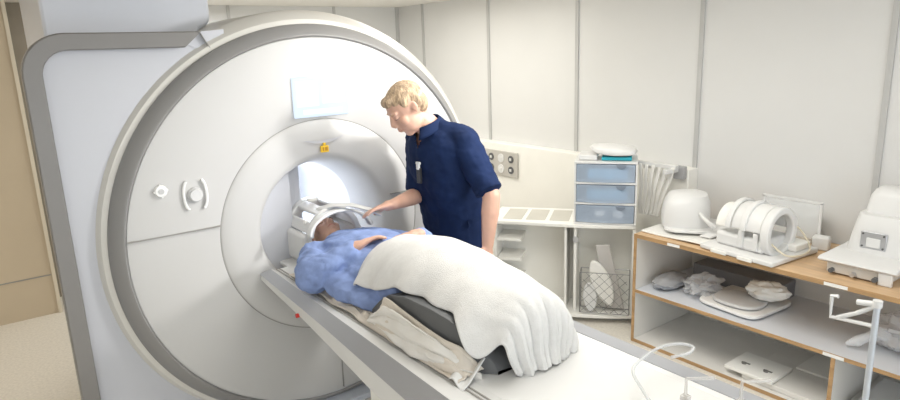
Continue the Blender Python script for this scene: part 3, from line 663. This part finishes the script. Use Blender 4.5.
b = B(); b.loft([((3.61, 2.22, .782), (.14, .10, 0), (-.11, .15, 0)), ((3.61, 2.22, .800), (.14, .10, 0), (-.11, .15, 0))], 32, 4); obj('base', b, white_m, dc, bevel=.005)
b = B(); b.tube([(3.53, 2.13, .90), (3.49, 2.08, .885), (3.49, 2.04, .86), (3.51, 2.02, .84)], [.012, .012, .014, .016], 10); obj('cable_stub', b, white_m, dc)
hang(dc)
b = bent(3.36, 1.98, 3.76, 2.44, T+.006, .010, .004, 1); o = obj('thin_mat', b, ivory_m, bevel=.003); tag(o, 'thin ivory mat on the bench under the dome coil', 'mat')
b = B(); b.loops([[V(x, y-.035, z), V(x, y+.035, z), V(x, y+.035, z+.012), V(x, y-.035, z+.012)] for x, y, z in ((3.46, 2.05, .775), (3.56, 2.015, .79), (3.68, 2.0, .835), (3.84, 2.0, .895))]); o = obj('paddle', b, white_m, bevel=.004); tag(o, 'long white paddle leaning up between the dome coil and the head coil', 'paddle')
# rack of white straps behind
rk = thing('strap_rack', (3.80, 2.60, 0), 'white rack with hanging white straps behind the dome coil', 'rack')
b = B(); b.box(3.70, 2.50, 1.07, 3.88, 2.53, 1.10).box(3.80, 2.73, 1.07, 3.88, 2.76, 1.10).box(3.775, 2.48, 1.095, 3.81, 2.80, 1.125); obj('rail', b, white_m, rk, bevel=.004)
for i in range(6):
    y = 2.50+.052*i; tilt = .05-.012*i
    b = B(); b.loops([[V(3.77-q*.02+.008*math.sin(q*7+i), y+tilt*q*2-.013, 1.11-.36*q), V(3.77-q*.02+.008*math.sin(q*7+i), y+tilt*q*2+.013, 1.11-.36*q), V(3.782-q*.02+.008*math.sin(q*7+i), y+tilt*q*2+.013, 1.11-.36*q), V(3.782-q*.02+.008*math.sin(q*7+i), y+tilt*q*2-.013, 1.11-.36*q)] for q in [j/10 for j in range(11)]]); obj('strap', b, ivory_m, rk, bevel=.003)
b = B(); b.box(3.84, 2.46, 1.02, 3.88, 2.54, 1.11); obj('rail_bracket', b, grey_m, rk, bevel=.004)
hang(rk)
# head coil on its base
c2 = thing('bench_head_coil', (3.52, 1.75, T), 'white tubular head coil on a square base plate in the middle of the bench top', 'head coil')
HM = Matrix.Translation((3.50, 1.76, T))@Matrix.Rotation(math.radians(-6), 4, 'Z')   # local: x = depth (to wall), y = along the bench
b = B(); b.box(-.20, -.235, .004, .24, .22, .034, m=HM); obj('base_plate', b, white_m, c2, bevel=.008)
b = B(); b.box(-.208, .04, .002, -.198, .14, .022, m=HM); obj('latch', b, ivory_m, c2, bevel=.002); b = B(); b.box(-.208, -.12, .002, -.198, -.03, .022, m=HM); obj('latch', b, ivory_m, c2, bevel=.002)
b = B(); b.box(-.13, -.13, .034, .13, .17, .115, m=HM); obj('cradle', b, white_m, c2, bevel=.02, seg=3)
def ringpart(y0, y1, r0, r1, a0=0, a1=2*PI, cz_=.135, n=40):
    b = B(); rings = []
    full = a1-a0 > 6.2
    for i in range(n if full else n+1):
        a = a0+(a1-a0)*i/n; c_, s_ = math.cos(a), math.sin(a)
        rings.append([*[HM@V(1.10*r*c_-.015, y, cz_+.014+1.13*r*s_) for r, y in ((r0, y0), (r1, y0), (r1, y1), (r0, y1))]])
    b.loops(rings, close=full); return b
obj('front_ring', ringpart(-.17, -.12, .092, .128), white_m, c2, bevel=.01, seg=3)
obj('upper_shell', ringpart(-.12, .06, .095, .122, 0, PI, .14), white_m, c2, bevel=.01, seg=3)
obj('neck_shell', ringpart(.05, .17, .085, .108, 0, PI, .13), ivory_m, c2, bevel=.012, seg=3)
for y in (-.02, .075):
    obj('collar_rib', ringpart(y-.016, y+.016, .12, .134, 0, PI, .14), white_m, c2, bevel=.004)
for y in (-.09, .0):
    b = B(); b.box(-.145, y-.014, .05, -.125, y+.014, .15, m=HM); obj('latch', b, white_m, c2, bevel=.004)
b = B(); b.box(.05, -.21, .034, .20, -.09, .075, m=HM); obj('plug', b, ivory_m, c2, bevel=.008)
pts = [HM@V(*p) for p in ((-.10, -.16, .10), (-.09, -.24, .055), (-.0, -.27, .045), (.12, -.25, .05), (.19, -.19, .08), (.19, -.13, .14), (.14, -.05, .17), (.10, 0, .17))]
def smoothp(p, k=6):
    out_ = []
    for i in range(len(p)-1):
        p0, p1, p2, p3 = p[max(i-1, 0)], p[i], p[i+1], p[min(i+2, len(p)-1)]
        for j in range(k):
            g = j/k; out_.append(.5*((2*p1)+(-p0+p2)*g+(2*p0-5*p1+4*p2-p3)*g*g+(-p0+3*p1-3*p2+p3)*g**3))
    return out_+[p[-1]]
b = B(); b.tube(smoothp(pts), .0055, 8); obj('cable', b, cable_m, c2)
hang(c2)
# frame behind
fr = thing('acrylic_frame', (3.84, 1.72, T), 'white rectangular frame stand behind the tubular head coil near the wall', 'frame')
b = B(); 
b.box(3.83, 1.55, 1.0, 3.84, 1.90, 1.015).box(3.83, 1.55, .752, 3.84, 1.565, 1.01).box(3.83, 1.885, .752, 3.84, 1.90, 1.01); obj('border', b, white_m, fr, bevel=.002)
b = B(); b.box(3.832, 1.565, .79, 3.836, 1.885, 1.0); obj('panel', b, clear_m, fr)
hang(fr)
boxo('ivory_case', 3.86, 1.60, T, 3.95, 1.84, .93, ivory_m, 'ivory case standing behind the head coil by the wall', 'case', bev=.012)
boxo('connector_box', 3.765, 1.48, T, 3.83, 1.57, .83, white_m, 'small white connector box beside the cable loop on the bench', 'box', rz=.2, bev=.01)
# tall coil on the right
tc_ = thing('chair_shaped_coil', (3.66, 1.25, T), 'tall white chair shaped coil stand at the right end of the bench top', 'coil')
b = B(); b.prism([(3.40, .825), (3.42, .812), (3.72, .815), (3.88, .83), (3.88, .845), (3.72, .838), (3.42, .838)], 1, 1.02, 1.38); obj('seat_plate', b, white_m, tc_, bevel=.006)
b = B(); b.loft([((3.74, 1.18, .835), (.13, 0, 0), (0, .165, 0)), ((3.745, 1.18, .93), (.12, 0, 0), (0, .150, 0)), ((3.76, 1.18, 1.03), (.095, 0, 0), (0, .135, 0)), ((3.775, 1.178, 1.035), (.080, 0, 0), (0, .118, 0)), ((3.785, 1.175, 1.12), (.065, 0, 0), (0, .112, 0)), ((3.79, 1.17, 1.155), (.055, 0, 0), (0, .10, 0)), ((3.79, 1.17, 1.17), (.035, 0, 0), (0, .08, 0))], 32, 4.5); obj('back_shell', b, white_m, tc_)
b = B(); b.box(3.612, 1.145, .865, 3.625, 1.265, .955); pl = obj('metal_plate', b, metal_m, tc_, bevel=.003)
for y in (1.157, 1.253):
    for z in (.877, .943): b = B(); b.cyl((3.612, y, z), (3.607, y, z), .005, n=10); obj('screw', b, dark_m, pl)
b = B(); b.box(3.606, 1.17, .875, 3.613, 1.235, .925); obj('plate_window', b, white_m, pl, bevel=.004)
b = B(); b.box(3.43, 1.06, .758, 3.46, 1.34, .815).box(3.46, 1.06, .752, 3.85, 1.10, .812).box(3.46, 1.30, .752, 3.85, 1.34, .812); obj('under_frame', b, mat('frame_ivory', (.66, .63, .58), .5), tc_, bevel=.004)
b = B(); b.box(3.415, 1.04, .75, 3.44, 1.10, .815); obj('foot', b, white_m, tc_, bevel=.005)
for y in (1.31, 1.21, 1.11):
    b = B(); b.cyl((3.425, y, .775), (3.40, y, .775), .012, n=16); obj('knob', b, dark_m if y != 1.21 else metal_m, tc_)
hang(tc_)
# ---- middle shelf (z=.372)
Z = .373
def blob_bag(nm, c, r, m, label, cat, seed=0, amp=.25, sq=1, rz=0):
    b = B(); n = 40; R_ = Matrix.Rotation(rz, 3, 'Z'); rings = []
    for i in range(1, 24):
        th = -PI/2+PI*i/24; ring = []
        for j in range(n):
            ph = 2*PI*j/n; d = V(math.cos(th)*math.cos(ph), math.cos(th)*math.sin(ph), math.sin(th))
            k_ = 1+amp*noise.fractal(d*2.3+V(seed, 0, 0), 1, 2, 3)
            p = R_@V(d.x*r[0]*k_, d.y*r[1]*k_, d.z*r[2]*k_); p += Vector(c); p.z = max(p.z, c[2]-r[2]*.9); ring.append(p)
        rings.append(ring)
    b.loops(rings); return tag(obj(nm, b, m), label, cat)
blob_bag('folded_cloth', (3.52, 2.31, Z+.040), (.15, .085, .044), fabg_m, 'grey folded cloth pillow at the left end of the middle shelf', 'cloth', 1, .18)
blob_bag('plastic_bag', (3.56, 2.10, Z+.055), (.13, .10, .06), bag_m, 'crinkled clear plastic bag next to the grey cloth on the middle shelf', 'bag', 5, .5)
boxo('dark_box', 3.76, 1.70, Z, 3.93, 2.30, Z+.11, mat('slate', (.22, .22, .23), .6), 'long dark grey box at the back of the middle shelf', 'box')
b = B(); b.loft([((3.59, 1.84, Z+.010), (.215, -.02, 0), (.02, .20, 0)), ((3.59, 1.84, Z+.030), (.212, -.02, 0), (.02, .197, 0))], 40, 6); o = obj('folded_towel', b, fabw_m, bevel=.006); tag(o, 'flat folded white towel on the middle shelf under the grey pad', 'towel')
b = B(); b.loft([((3.53, 1.84, Z+.036), (.13, 0, 0), (0, .15, 0)), ((3.53, 1.84, Z+.056), (.125, 0, 0), (0, .145, 0))], 40, 2.6); o = obj('oval_pad', b, mat('pad_grey', (.60, .60, .60), .7), bevel=.008); tag(o, 'rounded light grey pad lying on the folded towel', 'pad')
blob_bag('rolled_pad', (3.62, 1.72, Z+.036+.02+.055), (.075, .12, .055), ivory_m, 'rolled ivory padding on top of the rounded grey pad', 'pad', 9, .22, rz=.2)
wbag = blob_bag('white_bag', (3.62, 1.02, Z+.085), (.16, .13, .09), bag_m, 'white plastic bag at the right of the middle shelf', 'bag', 3, .35)
b = B(); b.tube([(3.55, 1.08, Z+.09), (3.49, 1.13, Z+.07), (3.45, 1.17, Z+.04), (3.43, 1.21, Z+.02)], [.05, .022, .028, .008], 12); obj('tied_corner', b, bag_m, wbag)
# ---- bottom shelf
z0 = .023
RZ = math.radians(-4)
b = B(); b.box(3.33, 1.52, z0+.032, 3.58, 1.80, z0+.052); pp = tag(obj('slotted_plate', b, ivory_m, bevel=.004), 'ivory plate with two dark slots lying front on the bottom shelf', 'plate')
for y in (1.59, 1.72):
    b = B(); b.box(3.43, y-.02, z0+.0515, 3.445, y+.03, z0+.0535); b.cyl((3.425, y+.01, z0+.052), (3.425, y+.01, z0+.058), .014, n=16); obj('slot', b, mat('slot_grey', (.2, .19, .18), .5), pp)
boxo('flat_board', 3.345, 1.26, z0, 3.75, 1.70, z0+.030, lamw_m, 'flat cream board under the slotted plate on the bottom shelf', 'board', bev=.004)
boxo('long_board', 3.36, .60, z0, 3.85, 1.15, z0+.05, white_m, 'thick white board in the right compartment of the bottom shelf', 'board', bev=.01)
boxo('leaning_board', 3.62, 1.24, z0+.031, 3.9, 1.52, z0+.045, ivory_m, 'smaller ivory board behind the slotted plate', 'board', bev=.004)

# ================================================================ FOREGROUND
st = thing('hook_stand', (2.5, .795, 0), 'slim metal pole stand with white hook arms in front of the shelf unit', 'stand')
b = B(); b.tube([(2.5, .795, .03), (2.5, .795, 1.0)], .011, 16); obj('pole', b, mat('pole_alu', (.62, .66, .72), .35, metal=.4), st)
b = B(); b.cyl((2.5, .795, 0), (2.5, .795, .03), .16, .14, 32); obj('base', b, metal_m, st, bevel=.004)
b = B(); b.tube(smoothp([V(2.5, .80, 1.0), V(2.5, .86, .99)], 3), .011, 10); b.tube([(2.5, .79, 1.0), (2.5, .86, .945), (2.5, .92, .91)], .008, 10)
b.tube([(2.5, .80, .915), (2.5, .945, .905), (2.5, .947, .99), (2.5, .925, .992)], .008, 10); b.cyl((2.5, .795, .99), (2.5, .795, 1.015), .016, n=16); obj('hook', b, white_m, st)
hang(st)
tbp = [V(1.48, 1.00, .888), V(1.50, 1.06, .915), V(1.52, 1.115, .955), V(1.60, 1.13, .97), V(1.69, 1.13, .975), V(1.77, 1.115, .965), V(1.80, 1.085, .955), V(1.76, 1.075, .95), V(1.70, 1.10, .945)]
b = B(); b.tube(smoothp(tbp, 8), .005, 10); o = obj('plastic_tube', b, mat('tube_clear', (.8, .81, .82), .15, alpha=.55)); tag(o, 'clear plastic tube curling up from the foot end of the table', 'tube')
for i, (x, y, h) in enumerate(((1.60, .98, .075), (1.70, .86, .08))):
    b = B(); b.tube([(x, y, TZ+.008), (x, y, TZ+h), (x+.05, y-.04, TZ+h), (x+.07, y-.05, TZ+h)], .006, 8); b.box(x-.012, y-.012, TZ+.004, x+.012, y+.012, TZ+.02)
    o = obj('clear_hook', b, mat('hook_clear', (.75, .73, .70), .2, alpha=.45), bevel=.002); tag(o, ['clear plastic hook on the table, the one nearer the tube', 'clear plastic hook on the table, the one at the bottom edge of the picture'][i], 'hook')
